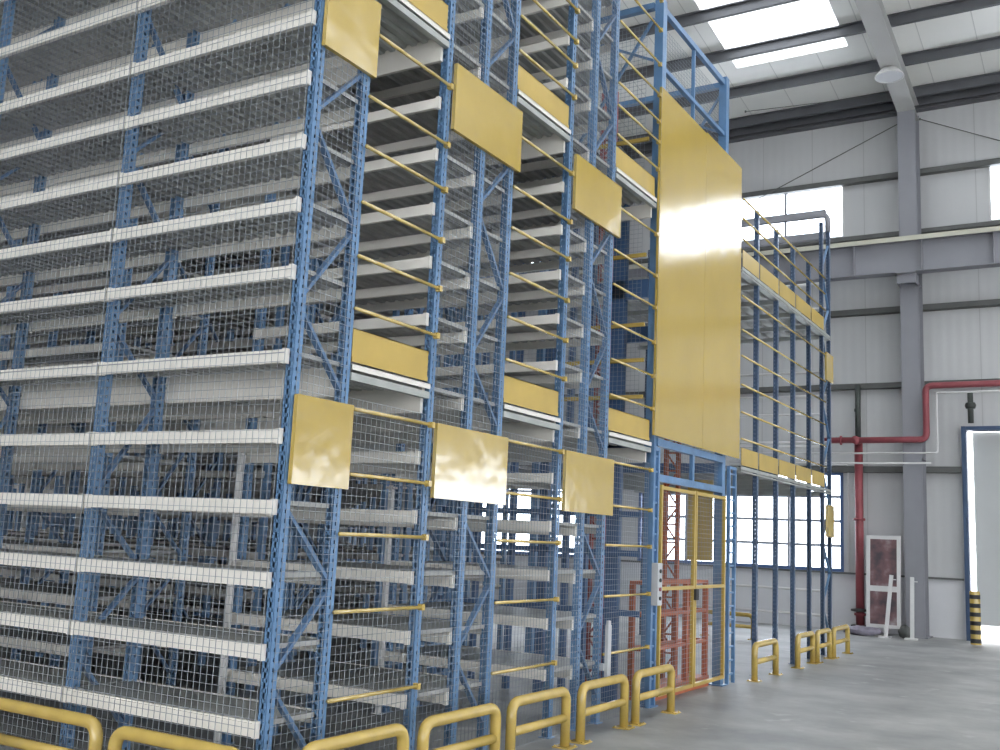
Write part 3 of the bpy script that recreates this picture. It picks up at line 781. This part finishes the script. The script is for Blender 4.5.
# bundle of plastic under it
def blob(sx, sy, sz, seed, n=18, m=12):
    rnd = random.Random(seed); q = MB(); ph = [rnd.uniform(0, 6.28) for _ in range(8)]
    for j in range(m+1):
        t = math.pi*j/m
        for i in range(n):
            a = 2*math.pi*i/n
            k = 1+0.13*math.sin(3*a+ph[0])*math.sin(2*t+ph[1])+0.09*math.sin(5*a+ph[2])+0.07*math.sin(7*t+ph[3]+a)
            q.v.append((sx*math.sin(t)*math.cos(a)*k, sy*math.sin(t)*math.sin(a)*k, max(0, sz*(0.5-0.5*math.cos(t)*k))))
    for j in range(m):
        for i in range(n):
            i2 = (i+1) % n; q.f.append((j*n+i, (j+1)*n+i, (j+1)*n+i2, j*n+i2))
    return q
link('plastic_bag', blob(0.36, 0.15, 0.18, 3).mesh('plastic_bag', BAG, True), None, (-4.50, 21.80, 0), 0, 'crumpled purple-grey plastic bag on the floor under the leaning frame', 'bag')
link('rubble_heap', blob(0.13, 0.10, 0.24, 9).mesh('rubble_heap', GIRT, True), None, (-3.70, 21.95, 0), 0, 'small dark heap between the two pale sticks', 'heap')
def stick(label, x, y, lean, h=1.22):
    q = MB(); q.bar((0,0,0.03), (lean, 0.12, h), 0.07, 0.05, up=(0,1,0)); q.box(-0.13, 0.10, -0.10, 0.06, 0, 0.03); q.bar((lean*0.9, 0.11, h*0.93), (lean*0.9+0.10, 0.11, h*0.93), 0.02, 0.02)
    link('timber_stick', q.mesh('timber_stick', PVC), None, (x, y, 0), 0, label, 'stick', 'pale sticks by the column')
stick('pale wooden stick on a foot, leaning in front of the white frame', -4.03, 21.75, 0.10)
stick('pale wooden stick standing upright in front of the steel column', -3.54, 21.75, 0.0, 1.2)
for x, y, h, lab in ((-5.715, 5.655, 2.20, 'slender pale post beside the left end of the second rack, under a white beam'), (-5.745, 7.61, 2.02, 'slender pale post seen through the nearest aisle, beside the third rack')):
    q = MB(); q.box(-0.020, -0.016, -0.02, 0.02, 0, h); q.box(0.016, 0.020, -0.02, 0.02, 0, h); q.box(-0.016, 0.016, 0.016, 0.02, 0, h); q.box(-0.016, 0.016, -0.02, -0.016, 0, h); q.box(-0.05, 0.05, -0.035, 0.035, 0, 0.008); q.box(-0.045, 0.045, -0.033, 0.033, h-0.02, h)
    link('pale_post', q.mesh('pale_post', PVC), None, (x, y, 0), 0, lab, 'post', 'pale posts')
# striped bollard
bl = thing('bollard', 'short black and yellow striped post beside the shutter door', 'bollard', (-2.42, 21.9, 0))
part('post_body', MB().lathe([(0.095, 0), (0.095, 0.98), (0.085, 1.0)], 24), YTUBE, bl, smooth=False)
for k in range(6):
    z = 0.03+0.165*k
    part('black_band', MB().lathe([(0.0965, z), (0.0985, z+0.002), (0.0985, z+0.078), (0.0965, z+0.08)], 24), BLACK, bl)

# ------------------------------------------------------------------ camera
f = 1019.7
def rz(t): return Matrix(((math.cos(t), -math.sin(t), 0), (math.sin(t), math.cos(t), 0), (0,0,1)))
def rx(t): return Matrix(((1,0,0), (0, math.cos(t), -math.sin(t)), (0, math.sin(t), math.cos(t))))
R = rz(0.546564405) @ rx(1.72897882) @ rz(0.0459468167)
cd = bpy.data.cameras.new('camera'); cam = bpy.data.objects.new('camera', cd); COL.objects.link(cam)
cd.sensor_width = 36; cd.lens = f * 36 / 1000; cd.clip_start = 0.05; cd.clip_end = 300
cam.matrix_world = Matrix.Translation((0, 0, 1.6)) @ R.to_4x4()
S.camera = cam

# ------------------------------------------------------------------ overcast daylight
wd = bpy.data.worlds.new('overcast_sky'); S.world = wd; wd.use_nodes = True
bg = wd.node_tree.nodes['Background']; bg.inputs[0].default_value = (0.97, 0.98, 1.0, 1); bg.inputs[1].default_value = 10.0

S.view_settings.view_transform = 'Standard'; S.view_settings.look = 'None'
S.view_settings.exposure = -0.35; S.view_settings.gamma = 1.0; S.view_settings.use_curve_mapping = False
